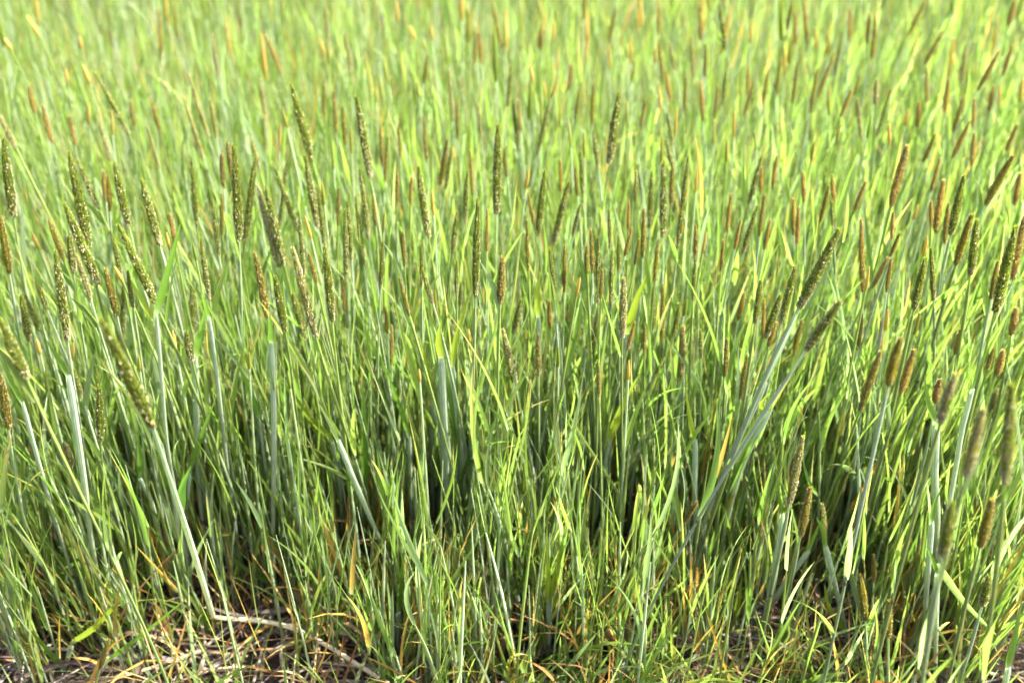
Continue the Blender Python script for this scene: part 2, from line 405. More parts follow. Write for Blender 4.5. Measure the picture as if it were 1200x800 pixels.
def hides_head(P, margin=0.012):
    """For curves P (N,S,3): how many of its samples stand in front of a seed head."""
    x, y, d = project(P)
    ok = (x >= 0) & (x < 1200) & (y >= 0) & (y < 800)
    cx = np.clip((x / 5).astype(int), 0, GX); cy = np.clip((y / 5).astype(int), 0, GY)
    return (ok & (view_depth[cy, cx] > d + margin)).sum(axis=1)

# ------------------------------------------------------------------ one seed head: overlapping spikelets round an axis, anthers hanging out
SPIKE_COL = {"g": ((0.125, 0.185, 0.022), (0.290, 0.350, 0.070)), "o": ((0.205, 0.215, 0.034), (0.390, 0.350, 0.085)),
             "b": ((0.320, 0.262, 0.064), (0.580, 0.470, 0.175)), "p": ((0.220, 0.260, 0.060), (0.480, 0.480, 0.190))}
ANTHER_COL = {"g": ((0.92, 0.90, 0.66), (0.72, 0.68, 0.26)), "o": ((0.90, 0.82, 0.50), (0.62, 0.42, 0.11)),
              "b": ((0.90, 0.78, 0.46), (0.60, 0.38, 0.10)), "p": ((0.90, 0.87, 0.70), (0.80, 0.72, 0.44))}
def girth(t): return np.minimum(1.0, 0.58 + 1.9 * t) * np.where(t > 0.35, 1 - 0.74 * ((t - 0.35) / 0.65) ** 2.0, 1.0)
def spike_meshes(k, var):
    """Unit head: 1 long along +Z, radius 1; bent a little to one side."""
    bend = (-0.035, 0.03, 0.0, 0.06)[var]
    cx = lambda t: bend * 14 * (t * t - t * 0.4)
    c0, c1 = map(np.array, SPIKE_COL[k])
    g = Geo()
    S = 14; t = np.linspace(0, 1, S)
    P = np.stack([cx(t) * 0.9, 0 * t, t], -1)[None]
    r = (girth(t) * 0.70)[None]
    # core (drawn in unit space, so the tube frame is kept along Z by hand)
    k2 = 10; an = np.arange(k2) / k2 * 2 * np.pi
    V = np.stack([P[0, :, 0:1] + r[0][:, None] * np.cos(an), r[0][:, None] * np.sin(an), np.repeat(t[:, None], k2, 1)], -1)
    s = np.arange(S - 1)[:, None] * k2; j = np.arange(k2)[None]
    Q = np.stack([s + j, s + (j + 1) % k2, s + k2 + (j + 1) % k2, s + k2 + j], -1)
    g.add(V, Q, np.broadcast_to(c0 * 0.8, (S * k2, 3)), np.zeros((S * k2, 3)))
    rows, per = 30, 13
    tt, aa = [], []
    for i in range(rows):
        for q in range(per):
            tt.append((i + rng.uniform(-.3, .3)) / rows * 0.985); aa.append((q + 0.5 * (i % 2) + rng.uniform(-.16, .16)) / per * 2 * math.pi)
    tt = np.clip(np.array(tt), 0.0, 0.985); aa = np.array(aa); n = len(tt)
    rad = girth(tt) * 0.72
    out = np.stack([np.cos(aa), np.sin(aa), 0 * aa], -1); side = np.stack([-np.sin(aa), np.cos(aa), 0 * aa], -1)
    up = np.array([0, 0, 1.0])
    c = np.stack([cx(tt) * 0.9 + rad * np.cos(aa), rad * np.sin(aa), tt], -1)
    ln = rng.uniform(0.040, 0.064, (n, 1)); wd = rng.uniform(0.19, 0.25, (n, 1)); lift = rng.uniform(0.26, 0.62, (n, 1)) * np.minimum(1, girth(tt) + .1)[:, None]
    foot = c - up * ln * 0.15
    mid = c + up * ln * 0.45
    tip = c + up * ln + out * lift * 0.9
    V = np.stack([foot, mid - side * wd + out * lift * 0.35, mid + out * lift * 0.85, mid + side * wd + out * lift * 0.35, tip], 1)   # n,5,3
    b = np.arange(n)[:, None] * 5
    Q = np.concatenate([b + np.array([0, 2, 1, 1]), b + np.array([0, 3, 2, 2]), b + np.array([1, 2, 4, 4]), b + np.array([2, 3, 4, 4])])
    Q4 = Q.copy()
    mixv = rng.random((n, 1, 1)) * 0.7
    Cc = c0 * (1 - mixv) + c1 * mixv
    Cc = np.broadcast_to(Cc, (n, 5, 3)).copy() * rng.uniform(0.75, 1.2, (n, 1, 1))
    if k in "bo":                                    # the last florets to open stay green, at the foot or at the tip
        gg = np.array([0.105, 0.150, 0.026]); e = np.clip((0.45 - tt) / .35 if var % 2 == 0 else (tt - .5) / .4, 0, 1)[:, None, None] * (.75 if k == "o" else .6)
        Cc = Cc * (1 - e) + gg * e
    Cc[:, 4] = Cc[:, 4] * .4 + c1 * .9
    U = np.zeros((n, 5, 3)); U[..., 0] = rng.random((n, 1))
    # triangles as (a,b,c,c) would be degenerate quads: write them as kites instead
    Q = np.concatenate([b + np.array([0, 3, 4, 2]), b + np.array([0, 2, 4, 1])])
    g.add(V, Q, Cc, U)
    body = g.mesh("seed_head_" + k, M_SPIKE)
    # anthers
    ga = Geo()
    n = {"g": 250, "o": 260, "b": 260, "p": 330}[k]
    lo, hi = {"g": (0.0, 0.9), "o": (0.0, 1.0), "b": (0.03, 1.0), "p": (0.0, 1.0)}[k]
    t = lo + (hi - lo) * rng.random(n) ** (1.8 if k == "g" else (1.3 if k == "p" else 1.0)) * 0.98
    # anthers open in patches, so some faces stay green
    ac = rng.random() * 6.28
    a = np.where(rng.random(n) < 0.55, rng.normal(ac, 0.9, n), rng.random(n) * 6.283)
    rr = girth(t) * rng.uniform(1.0, 1.32, n)
    c = np.stack([cx(t) * 0.9 + rr * np.cos(a), rr * np.sin(a), t + rng.uniform(-.004, .012, n)], -1)
    out = np.stack([np.cos(a), np.sin(a), 0 * a], -1); side = np.stack([-np.sin(a), np.cos(a), 0 * a], -1)
    sx = 0.10 + 0.15 * rng.random((n, 1)) ** 1.6; sz = rng.uniform(0.008, 0.020, (n, 1))
    tilt = side * rng.uniform(-.09, .09, (n, 1)) + out * rng.uniform(-.1, .1, (n, 1))
    up3 = up * sz + tilt
    V = np.stack([c - up3, c + side * sx, c + out * sx * 0.9, c - side * sx, c - out * sx * .6, c + up3], 1)
    b = np.arange(n)[:, None] * 6
    Q = np.concatenate([b + np.array([0, 1, 5, 2]), b + np.array([0, 2, 5, 3]), b + np.array([0, 3, 5, 4]), b + np.array([0, 4, 5, 1])])
    a0, a1 = map(np.array, ANTHER_COL[k])
    u = rng.random((n, 1, 1)) ** 1.3
    ga.add(V, Q, np.broadcast_to(a0 * (1 - u) + a1 * u, (n, 6, 3)), np.zeros((n, 6, 3)))
    # fine pale bristles that stand out past the spikelets
    n = 300; t = rng.random(n) * .97; a = rng.random(n) * 6.283
    out = np.stack([np.cos(a), np.sin(a), 0 * a], -1); side = np.stack([-np.sin(a), np.cos(a), 0 * a], -1)
    c = np.stack([cx(t) * 0.9, 0 * t, t], -1) + out * (girth(t) * .9)[:, None]
    tip = c + out * rng.uniform(.25, .75, (n, 1)) + up * rng.uniform(.02, .045, (n, 1)) + side * rng.uniform(-.2, .2, (n, 1))
    V = np.stack([c, (c + tip) / 2 + side * .035, tip, (c + tip) / 2 - side * .035], 1)
    ga.add(V, np.arange(n)[:, None] * 4 + np.array([0, 1, 2, 3]), np.broadcast_to(np.array([.62, .60, .34]) if k in "gp" else np.array([.66, .52, .26]), (n, 4, 3)), np.zeros((n, 4, 3)))
    return body, ga.mesh("anthers_" + k, M_ANTHER)
SPIKES = {k: [spike_meshes(k, v) for v in range(4)] for k in "gobp"}

def orient(frm, to, spin):
    """Rotation that takes +Z to the direction frm->to, spun about itself."""
    d = Vector(list(to - frm)).normalized()
    return d.to_track_quat('Z', 'Y').to_matrix() @ Matrix.Rotation(spin, 3, 'Z')

def stem_path(B, d_head, ground=None, S=22, bow=None):
    """From the ground up to the foot of the head, arriving along the head's direction."""
    sx = np.clip(d_head[0] / max(d_head[2], 0.2), -0.75, 0.75)
    if ground is None:
        gx = B[0] - sx * B[2] * rng.uniform(0.55, 0.8)
        gy = B[1] + rng.normal(0.0, 0.012)
        ground = np.array([gx, gy, 0.0])
    t = np.linspace(0, 1, S)[:, None]
    h = B[2]
    p1 = ground + np.array([rng.normal(0, 0.006) + (B[0] - ground[0]) * 0.22, (B[1] - ground[1]) * .3, h * 0.36])
    p2 = B - np.array([sx, d_head[1] / max(d_head[2], .3) * 0.6, 1.0]) * h * 0.30
    return ((1 - t) ** 3 * ground + 3 * (1 - t) ** 2 * t * p1 + 3 * (1 - t) * t * t * p2 + t ** 3 * B)[None]
def cut(P, a, b, S):
    """The piece of a single curve (1,n,3) between fractions a and b of its length, S samples."""
    p = P[0]; seg = np.linalg.norm(np.diff(p, axis=0), axis=1); s = np.concatenate([[0], np.cumsum(seg)]); s /= s[-1]
    q = np.linspace(a, b, S)
    return np.stack([np.interp(q, s, p[:, i]) for i in range(3)], -1)[None]
def c1(c): return np.asarray(c, float)[None]

def blade_curve(base, updir, az, ang0, ang1, length, S):
    """A leaf blade that leaves the stem at ang0 from the vertical and ends at ang1."""
    hd = np.array([math.cos(az), math.sin(az), 0.0])
    d0 = updir * math.cos(ang0) + hd * math.sin(ang0)
    d1 = np.array([0, 0, 1.0]) * math.cos(ang1) + hd * math.sin(ang1)
    return sweep_curve(c1(base), c1(unit(d0)), c1(unit(d1)), np.array([length]), S)

def leaf_part(parent, org, curve, halfw, roll, col=None, tip=None, name="leaf_blade", twist=0.4, fold=0.28):
    g = Geo()
    col = leafcols(1) if col is None else c1(col)
    ribbons(g, curve, np.array([halfw]), np.array([roll]), col, None if tip is None else c1(tip), fold, np.array([twist]))
    return link(name, g.mesh(name, M_LEAF, org), parent)
def tube_part(parent, org, curve, r, col, col2=None, name="stem", k=8, mat=None, squash=1.0):
    g = Geo()
    tubes(g, curve, np.asarray(r, float)[None], c1(col), k, None if col2 is None else c1(col2), squash)
    return link(name, g.mesh(name, mat or M_SHEATH, org), parent)

TILT = lambda px: "leaning left" if (px[0] - px[2]) / max(px[3] - px[1], 1) < -0.2 else ("leaning right" if (px[0] - px[2]) / max(px[3] - px[1], 1) > 0.2 else "upright")
LOOK = {"g": "green", "o": "olive-brown", "b": "brown", "p": "cream-flecked"}
def foxtail(hd, own=None, path=None, ground=None, leaves=None):
    T, B = hd["T"], hd["B"]
    d = unit(T - B)
    P = stem_path(B, d, ground) if path is None else path
    org = P[0, 0].copy()
    o = thing("foxtail_plant", org, "grass", "flowering foxtail grass plants of the field")
    far = hd["dist"] > 1.05
    Ltot = np.linalg.norm(np.diff(P[0], axis=0), axis=1).sum()
    sc = 1.0 if not far else 0.9
    sr = hd["rad"] * rng.uniform(0.40, 0.58)
    sr = min(max(sr, 0.0011), 0.0018)
    ped = rng.uniform(0.004, 0.02) if rng.random() < 0.55 else rng.uniform(0.02, 0.07)
    if hd["k"] == "b": ped += 0.02
    top = 1 - min(ped / Ltot, 0.4)
    low = max(0.12, top - rng.uniform(0.30, 0.45))
    sc0 = stemcols(1)[0]; sc1 = stemcols(1)[0]
    # stem (culm) with the bare stalk under the head
    Sn = 16
    tube_part(o, org, cut(P, 0, 1, Sn), np.interp(np.linspace(0, 1, Sn), [0, .3, top, 1], [0.0012, 0.0011, 0.0009, 0.00085]) * sc, (0.16, 0.25, 0.09), sc0 * 1.05, "stem", 7)
    # two leaf sheaths, each wider towards its mouth, over a dark node
    sh = tube_part(o, org, cut(P, low, top, 10), np.interp(np.linspace(0, 1, 10), [0, .1, .75, .97, 1], [0.62, 0.72, 1.0, 0.9, 0.72]) * sr, sc0 * 0.9, sc0 * 1.1, "leaf_sheath", 9, squash=0.85)
    if low > 0.2:
        tube_part(o, org, cut(P, max(0.02, low - rng.uniform(.2, .3)), low - 0.004, 8), np.interp(np.linspace(0, 1, 8), [0, .8, 1], [0.66, 0.95, 0.75]) * sr, sc1 * 0.7, sc1, "leaf_sheath", 8, squash=0.85)
    tube_part(o, org, cut(P, low - 0.009, low + 0.006, 4), np.array([.55, .78, .78, .6]) * sr, (0.09, 0.10, 0.045), (0.07, 0.06, 0.04), "stem_node", 8)
    # flag leaf at the mouth of the upper sheath, a longer one below
    ups = unit(cut(P, top - .03, top, 2)[0, 1] - cut(P, top - .03, top, 2)[0, 0])
    specs = []
    if rng.random() < 0.85: specs.append((top - 0.004, rng.uniform(0.03, 0.075), rng.uniform(0.10, 0.42), rng.uniform(0.15, 0.75)))
    specs.append((low + 0.01, rng.uniform(0.06, 0.11), rng.uniform(0.10, 0.4), rng.uniform(0.15, .75)))
    if rng.random() < 0.6: specs.append((max(.05, low - .15), rng.uniform(0.07, 0.13), rng.uniform(0.2, 0.6), rng.uniform(0.4, 1.3)))
    if hd["dist"] < 0.66: specs = [(f, ln * .6, a0 * .6, a1 * .5) for f, ln, a0, a1 in specs[:2]]
    for (f, ln, a0, a1) in specs:
        b = cut(P, f, min(f + .01, 1), 2)[0, 0]
        best = None
        for _ in range(7):
            az = rng.random() * 6.283
            cv = blade_curve(b, ups, az, a0, a1, ln, 12 if not far else 9)
            hid = hides_head(cv)[0]
            if best is None or hid < best[0]: best = (hid, cv)
            if hid == 0: break
        if best[0] > 0 and own is None: continue
        leaf_part(o, org, best[1], rng.uniform(0.0019, 0.0031) * sc, rng.random() * 6.28, twist=rng.uniform(-.8, .8))
    # the head
    body, anth = random.choice(SPIKES[hd["k"]])
    s = link("seed_head", body, o)
    s["kind"] = "stuff"
    R = orient(B, T, rng.random() * 6.283)
    s.matrix_local = Matrix.Translation(Vector(list(B - org))) @ R.to_4x4() @ Matrix.Diagonal((hd["rad"], hd["rad"], hd["L"], 1))
    a = link("anthers", anth, s); a["kind"] = "stuff"
    thick = "plump" if hd["rad"] > 0.0031 else ("slender" if hd["rad"] < 0.0023 else "")
    tl = TILT(hd["px"])
    pending(o, f"{thick} {LOOK[hd['k']]} foxtail head {tl}".strip(), (T + B) / 2, own)
    return o

OWN = {                                        # heads that can be told apart by more than their place
    (984, 268): "plump dark green foxtail head leaning far right on a long blue-green stalk",
    (986, 350): "plump green foxtail head leaning right, just under the longest tilted head",
    (1190, 265): "largest green foxtail head, cream-speckled, beside the right edge",
    (1187, 447): "big blurred green foxtail head low at the right edge",
    (584, 145): "upright green foxtail head standing alone high above its neighbours, centre",
    (341, 97): "long slender green foxtail head leaning left, cream along its lower half",
    (725, 107): "green foxtail head with cream flecks standing out against the blurred field",
    (418, 112): "tall green foxtail head leaning left, cream dotted, left of centre at the back",
    (82, 178): "long cream-dotted green foxtail head leaning left above a crowded cluster at left",
    (75, 237): "thick green foxtail head leaning left across two others at the left side",
    (111, 84): "thin green foxtail head leaning steeply left, blurred, with bare stalk below",
    (842, 2): "dark green foxtail head at the top edge on a long pale stalk",
    (777, 189): "dark green cream-flecked foxtail head, straight up, right of centre",
    (300, 186): "dark green foxtail head tilting right amid left-leaning neighbours",
    (320, 191): "plain green foxtail head leaning left on a bare bent stalk",
    (560, 232): "longest upright green foxtail head near the middle of the field",
    (342, 290): "cream-bristled foxtail head leaning left above blue-green sheaths",
    (588, 385): "cream-bristled foxtail head leaning left right of the thick pale sheath",
    (731, 325): "pale cream and brown foxtail head standing over a glowing yellow leaf",
    (1062, 169): "golden brown foxtail head leaning right, sharpest of the brown ones at back",
    (1106, 210): "golden brown foxtail head with pale edge next to a green one",
    (1172, 59): "dark brown foxtail head leaning far right near the upper right corner",
    (1119, 436): "pale flecked foxtail head rising from a broad blue-green sheath at right",
    (1151, 477): "blurred cream and rust foxtail head close to the camera at right",
    (0, 372): "plump dark green foxtail head cut by the left edge",
    (116, 450): "short upright green foxtail head low among the stems at left",
    (1054, 395): "stout olive foxtail head with rusty foot, right side",
}
N_OBJ = 298

# the lodged plant: its stem lies on the straw, kinks and rises to a pale-footed head leaning towards the camera
def lodged_plant():
    T, B = at_depth(118, 372, 0.455), at_depth(179, 500, 0.485)
    hd = dict(T=T, B=B, L=np.linalg.norm(T - B), dist=0.56, rad=0.0031, k="g", px=(118, 372, 179, 500, 15))
    kink = at_depth(250, 722, 0.62); kink[2] = 0.030
    a = at_depth(455, 796, 0.556); a[2] = 0.024
    m = at_depth(345, 737, 0.607); m[2] = 0.030
    lo = spline([a, m, kink], 14)
    up = spline([kink, at_depth(231, 660, 0.585), at_depth(212, 600, 0.54), B], 18)
    keep_clear(lo, .004); keep_clear(up, .003)
    org = a.copy(); org[2] = 0
    o = thing("foxtail_plant", org, "grass", "flowering foxtail grass plants of the field")
    tube_part(o, org, lo, np.full(14, 0.0018), (0.62, 0.52, 0.46), (0.66, 0.66, 0.50), "stem", 8)
    tube_part(o, org, up, np.interp(np.linspace(0, 1, 18), [0, .1, .5, 1], [.0020, .0023, .0022, .0011]), (0.60, 0.63, 0.55), (0.34, 0.45, 0.34), "leaf_sheath", 9)
    tube_part(o, org, spline([kink + (kink - m) * -.03, kink, kink + np.array([-.002, -.004, .006])], 5), np.array([.0018, .0025, .0027, .0025, .0018]), (0.40, 0.36, 0.12), (0.35, 0.33, 0.10), "stem_node", 8)
    fl = at_depth(212, 600, 0.54)
    leaf_part(o, org, spline([fl, at_depth(214, 572, 0.536), at_depth(224, 545, 0.53)], 10), 0.0034, 0.3, (0.10, 0.20, 0.03))
    leaf_part(o, org, spline([m, at_depth(392, 722, 0.62), at_depth(430, 770, 0.58), at_depth(452, 800, 0.56)], 14), 0.0030, 1.2, (0.16, 0.19, 0.06), (0.3, 0.27, 0.11))
    body, anth = SPIKES["g"][0]
    s = link("seed_head", body, o); s["kind"] = "stuff"
    s.matrix_local = Matrix.Translation(Vector(list(B - org))) @ orient(B, T, 2.0).to_4x4() @ Matrix.Diagonal((hd["rad"], hd["rad"], hd["L"], 1))
    an = link("anthers", anth, s); an["kind"] = "stuff"
    o["label"] = "foxtail plant whose pale stem lies on the straw, kinks and rises left"
lodged_plant()

# ------------------------------------------------------------------ leafy shoots in front, read off the photograph
# each: stem points (photo px, depth), half width, then leaves as (points, half width, roll, look)
YEL, GRN, PAL, BLU = (0.165, 0.205, 0.026), (0.085, 0.150, 0.026), (0.20, 0.26, 0.10), (0.31, 0.39, 0.31)
HERO = [
 ("short glowing yellow leaf stub on a thick pale blue-green sheath near the middle", 0.675, [(527, 692), (523, 560), (517, 418)], .0040, BLU, [([(517, 420), (514, 398), (516, 378)], .0034, 0.1, YEL)]),
 ("yellow-green leaf bent upward on a sheath just beside the thick pale sheath", 0.69, [(548, 690), (543, 560), (530, 428)], .0029, BLU, [([(530, 430), (536, 390), (549, 345)], .0028, 0.2, YEL)]),
 ("bluish sheath with a dark green leaf slanting left, low at centre-left", 0.70, [(482, 690), (481, 590), (480, 510)], .0022, BLU, [([(480, 512), (466, 470), (446, 418)], .0027, 0.1, GRN)]),
 ("pale sheath topped by a yellow leaf, left of the thick sheath", 0.72, [(508, 660), (507, 540), (506, 470)], .0025, BLU, [([(506, 472), (500, 432), (492, 392)], .0031, 0.1, YEL)]),
 ("broad glowing yellow leaf pointing up right, right of the centre", 0.70, [(690, 640), (704, 570), (714, 518)], .0023, BLU, [([(714, 518), (728, 480), (749, 438)], .0042, 0.1, YEL)]),
 ("long pale leaf slanting right across the stems, right of centre", 0.70, [(735, 640), (740, 570), (750, 517)], .0022, BLU, [([(750, 517), (775, 492), (812, 462)], .0034, 0.2, PAL)]),
 ("yellow-green leaf slanting left with folded tip, left of centre", 0.70, [(402, 640), (398, 570), (390, 517)], .0021, BLU, [([(390, 517), (362, 488), (326, 442)], .0036, 0.15, YEL)]),
 ("dark green leaf pointing up left over thin stems, left of centre", 0.70, [(318, 600), (310, 540), (304, 490)], .0018, BLU, [([(304, 490), (292, 455), (276, 420)], .0029, 0.2, GRN)]),
 ("broad green leaf rising right between left-hand seed heads", 0.66, [(196, 520), (190, 450), (183, 368)], .0020, BLU, [([(183, 368), (196, 320), (213, 257)], .0033, 0.15, GRN), ([(180, 376), (166, 352), (152, 325)], .0020, 0.2, YEL)]),
 ("wide blue-green sheath leaning right, stoutest on the right side", 0.66, [(815, 640), (852, 545), (897, 448)], .0034, BLU, [([(897, 448), (916, 410), (938, 362)], .0024, 0.4, BLU)]),
 ("pale blue-green sheath leaning right with small curled yellow leaf", 0.66, [(845, 640), (868, 550), (903, 480)], .0030, BLU, [([(901, 482), (892, 474), (903, 458)], .0024, 0.3, YEL)]),
 ("straight blue-green sheath below a yellow leaf, right of centre", 0.66, [(815, 640), (814, 570), (815, 515)], .0029, BLU, [([(814, 515), (808, 485), (803, 455)], .0024, 0.2, YEL)]),
 ("broad bluish sheath with upright green leaf, right side", 0.62, [(1098, 610), (1095, 560), (1097, 492)], .0040, BLU, [([(1096, 494), (1088, 470), (1083, 438)], .0026, .2, GRN)]),
 ("slanted grey-blue sheath leaning right behind the broad bluish one", 0.60, [(1118, 560), (1128, 500), (1140, 456)], .0026, BLU, [([(1140, 456), (1152, 420), (1172, 385)], .0020, .5, GRN)]),
 ("pair of bright erect leaves on a pale sheath, bottom centre", 0.60, [(641, 800), (643, 750), (643, 705)], .0031, BLU, [([(643, 706), (642, 665), (641, 618)], .0030, 0.1, YEL), ([(645, 702), (654, 660), (664, 612)], .0027, 0.2, YEL)]),
 ("variegated pale leaf arching left to a point, bottom centre", 0.63, [(612, 780), (608, 735), (606, 695)], .0026, BLU, [([(605, 696), (575, 672), (520, 632)], .0040, 0.5, PAL), ([(606, 698), (622, 660), (645, 640)], .0028, .4, GRN)]),
 ("tall narrow yellow-green blade at bottom centre-left", 0.61, [(470, 790), (466, 750), (467, 716)], .0028, BLU, [([(467, 716), (470, 680), (474, 640)], .0026, .2, GRN)]),
 ("broad bright leaf blade over the straw in the lower left corner", 0.59, [(70, 800), (78, 775), (84, 755)], .0026, BLU, [([(84, 754), (112, 734), (148, 694)], .0042, .2, YEL)]),
 ("long pale-edged leaf slanting right over straw, lower left", 0.58, [(96, 800), (110, 790), (124, 776)], .0032, BLU, [([(124, 776), (165, 745), (222, 698)], .0032, .3, GRN)]),
 ("dark green leaf pointing left near the lower left corner", 0.59, [(80, 800), (78, 790), (72, 782)], .0022, BLU, [([(72, 782), (50, 755), (24, 726)], .0028, .3, GRN)]),
 ("green leaf arching right from the stems, lower left of centre", 0.66, [(335, 730), (330, 705), (326, 687)], .0022, BLU, [([(326, 688), (296, 672), (252, 640)], .0034, .35, GRN)]),
 ("bluish sheath with a drooping leaf folded down its side, lower right", 0.61, [(1000, 800), (992, 745), (968, 640)], .0029, BLU, [([(968, 641), (964, 620), (956, 605)], .0024, .4, GRN), ([(990, 740), (972, 712), (966, 682)], .0030, .2, YEL)]),
 ("slender blue-green sheath leaning right above open straw, lower right", 0.62, [(896, 760), (906, 690), (917, 602)], .0031, BLU, [([(917, 602), (914, 585), (911, 560)], .0022, .4, GRN)]),
 ("diagonal blue-green sheath crossing the open straw, lower right", 0.62, [(880, 748), (915, 690), (948, 645)], .0032, BLU, [([(948, 645), (958, 620), (975, 590)], .0024, .4, GRN)]),
 ("long stiff leaf slanting down right to the lower right corner", 0.56, [(1096, 790), (1097, 720), (1098, 672)], .0028, BLU, [([(1098, 660), (1130, 705), (1172, 748)], .0034, .3, PAL), ([(1099, 672), (1093, 655), (1086, 640)], .002, .3, GRN)]),
 ("yellow leaf tuft on a short blue sheath, lower right", 0.63, [(857, 790), (860, 760), (862, 725)], .0026, BLU, [([(862, 724), (866, 700), (870, 672)], .0030, .2, YEL)]),
 ("pale blue-green sheath at right of the open straw, lower right", 0.575, [(1082, 770), (1085, 700), (1092, 610)], .0030, BLU, [([(1092, 612), (1096, 590), (1104, 570)], .0026, .2, GRN)]),
 ("upright glaucous sheath left of the bottom corner, small yellow leaf", 0.58, [(1040, 800), (1040, 785), (1041, 772)], .0034, BLU, [([(1041, 772), (1043, 745), (1040, 715)], .0030, .3, YEL)]),
 ("long green leaf blade rising steeply at the lower right edge", 0.52, [(1178, 800), (1180, 790), (1182, 780)], .0030, BLU, [([(1182, 782), (1190, 745), (1198, 700)], .0038, .2, GRN)]),
 ("pale sheath leaning left over the dark gap, far left", 0.62, [(108, 640), (98, 560), (80, 440)], .0035, BLU, [([(79, 440), (68, 420), (52, 395)], .0022, .3, GRN)]),
 ("leaning pale-blue sheath crossing others at left, long and thin", 0.62, [(62, 600), (42, 530), (26, 470)], .0024, BLU, [([(26, 472), (14, 450), (0, 418)], .0022, .3, GRN)]),
 ("stout bluish sheath leaning left beside the kinked stem", 0.66, [(190, 640), (178, 590), (164, 560)], .0026, BLU, [([(164, 560), (164, 535), (160, 505)], .003, .3, GRN)]),
 ("pale blue-green sheath rising straight, left of centre", 0.66, [(320, 640), (321, 500), (318, 400)], .0030, BLU, [([(318, 402), (317, 385), (316, 365)], .0024, .2, GRN)]),
 ("long pale sheath leaning left, second from the kinked stem", 0.64, [(455, 655), (420, 575), (396, 515)], .0030, BLU, [([(396, 516), (386, 495), (372, 470)], .002, .3, PAL)]),
 ("broad flat green blade standing upright, left of the thick sheath", 0.70, [(426, 660), (427, 610), (428, 575)], .0022, BLU, [([(428, 576), (427, 510), (425, 445)], .0040, .1, GRN)]),
 ("green leaf rising right in a shallow arc, left of centre", 0.68, [(218, 600), (221, 570), (222, 552)], .0022, BLU, [([(222, 552), (236, 510), (253, 466)], .0028, .2, GRN)]),
 ("glaucous sheath with mouth open, left of centre", 0.69, [(232, 560), (230, 480), (229, 418)], .0033, BLU, [([(229, 418), (236, 385), (243, 352)], .0028, .2, GRN)]),
 ("blue-green sheath leaning left with narrow leaf, left side", 0.68, [(268, 560), (254, 440), (245, 372)], .0024, BLU, [([(245, 372), (240, 356), (236, 340)], .002, .2, GRN)]),
 ("upright leaf pair glowing yellow, just right of centre", 0.72, [(632, 520), (632, 440), (631, 370)], .0028, BLU, [([(631, 372), (630, 340), (636, 312)], .0030, .1, YEL)]),
 ("broad glowing leaf beside a cream seed head, right of centre", 0.74, [(728, 470), (730, 430), (733, 393)], .0026, BLU, [([(735, 392), (744, 360), (757, 322)], .0046, .1, YEL)]),
]
def hero_shoot(label, Y, stem, hw, col, leaves):
    hw *= 0.80
    pts = [at_depth(x, y, Y) for x, y in stem]
    foot = pts[0].copy()
    if foot[2] > 0.0:                               # carry the stem on down to the soil
        d = unit(pts[0] - pts[1]); n = foot[2]
        ground = np.array([foot[0] + np.clip(d[0] / max(-d[2], .3), -.5, .5) * n * 0.5, foot[1] + rng.normal(0, .008), 0.0])
        pts = [ground, (ground * 0.45 + foot * 0.55)] + pts
    org = pts[0].copy(); org[2] = 0
    P = spline(pts, 22)
    o = thing("grass_shoot", org, "grass shoot", "leafy grass shoots")
    keep_clear(cut(P, .35, 1, 20), hw)
    c = np.array(col) * rng.uniform(0.85, 1.15)
    fmid = 0.30
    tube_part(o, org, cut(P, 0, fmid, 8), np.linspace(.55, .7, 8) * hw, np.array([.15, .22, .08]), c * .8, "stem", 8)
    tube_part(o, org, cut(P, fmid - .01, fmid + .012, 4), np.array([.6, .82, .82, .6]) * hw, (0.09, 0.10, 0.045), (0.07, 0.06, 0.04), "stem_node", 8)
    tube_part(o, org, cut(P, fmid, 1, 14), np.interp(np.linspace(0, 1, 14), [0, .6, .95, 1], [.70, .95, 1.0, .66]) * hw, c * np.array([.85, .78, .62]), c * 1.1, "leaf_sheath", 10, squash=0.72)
    for (lp, w, roll, look) in leaves:
        q = [at_depth(x, y, Y - 0.004 - 0.006 * j) for j, (x, y) in enumerate(lp)]
        keep_clear(spline(q, 14), w)
        leaf_part(o, org, spline(q, 14), w * .88, roll, np.array(look) * rng.uniform(.9, 1.1), twist=rng.uniform(-.3, .3), fold=0.22)
    o["label"] = label
    return o
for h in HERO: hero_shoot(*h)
for i, hd in enumerate(heads[:N_OBJ]):
    foxtail(hd, OWN.get((int(hd["px"][0]), int(hd["px"][1]))))

# more leafy shoots of the front rows: individuals, largest in view
def density(x, y):
    """0..1: how thick the grass stands; thin at the front edge and over the straw gaps."""
    px, py, _ = project(np.stack([x, y, 0 * x], -1))
    d = 0.5 + 0.5 * np.sin(x * 21 + 3 * np.sin(y * 9)) * np.sin(y * 17 + 2 * np.sin(x * 13))
    d = 0.62 + 0.38 * d
    edge = np.clip((y - 0.53 - 0.02 * np.sin(x * 17)) / 0.07, 0.0, 1)
    d = d * (0.14 + 0.86 * edge)
    for (cx, cy, rx, ry, k) in ((300, 770, 120, 62, .97), (950, 735, 90, 90, .97), (20, 690, 50, 45, .8), (150, 800, 120, 30, .7), (1160, 640, 40, 50, .6), (15, 165, 26, 22, .95), (115, 455, 22, 30, .7), (880, 440, 50, 40, .3), (420, 770, 60, 30, .5), (735, 770, 70, 30, .5)):
        d = d * (1 - k * np.exp(-(((px - cx) / rx) ** 2 + ((py - cy) / ry) ** 2)))
    return d
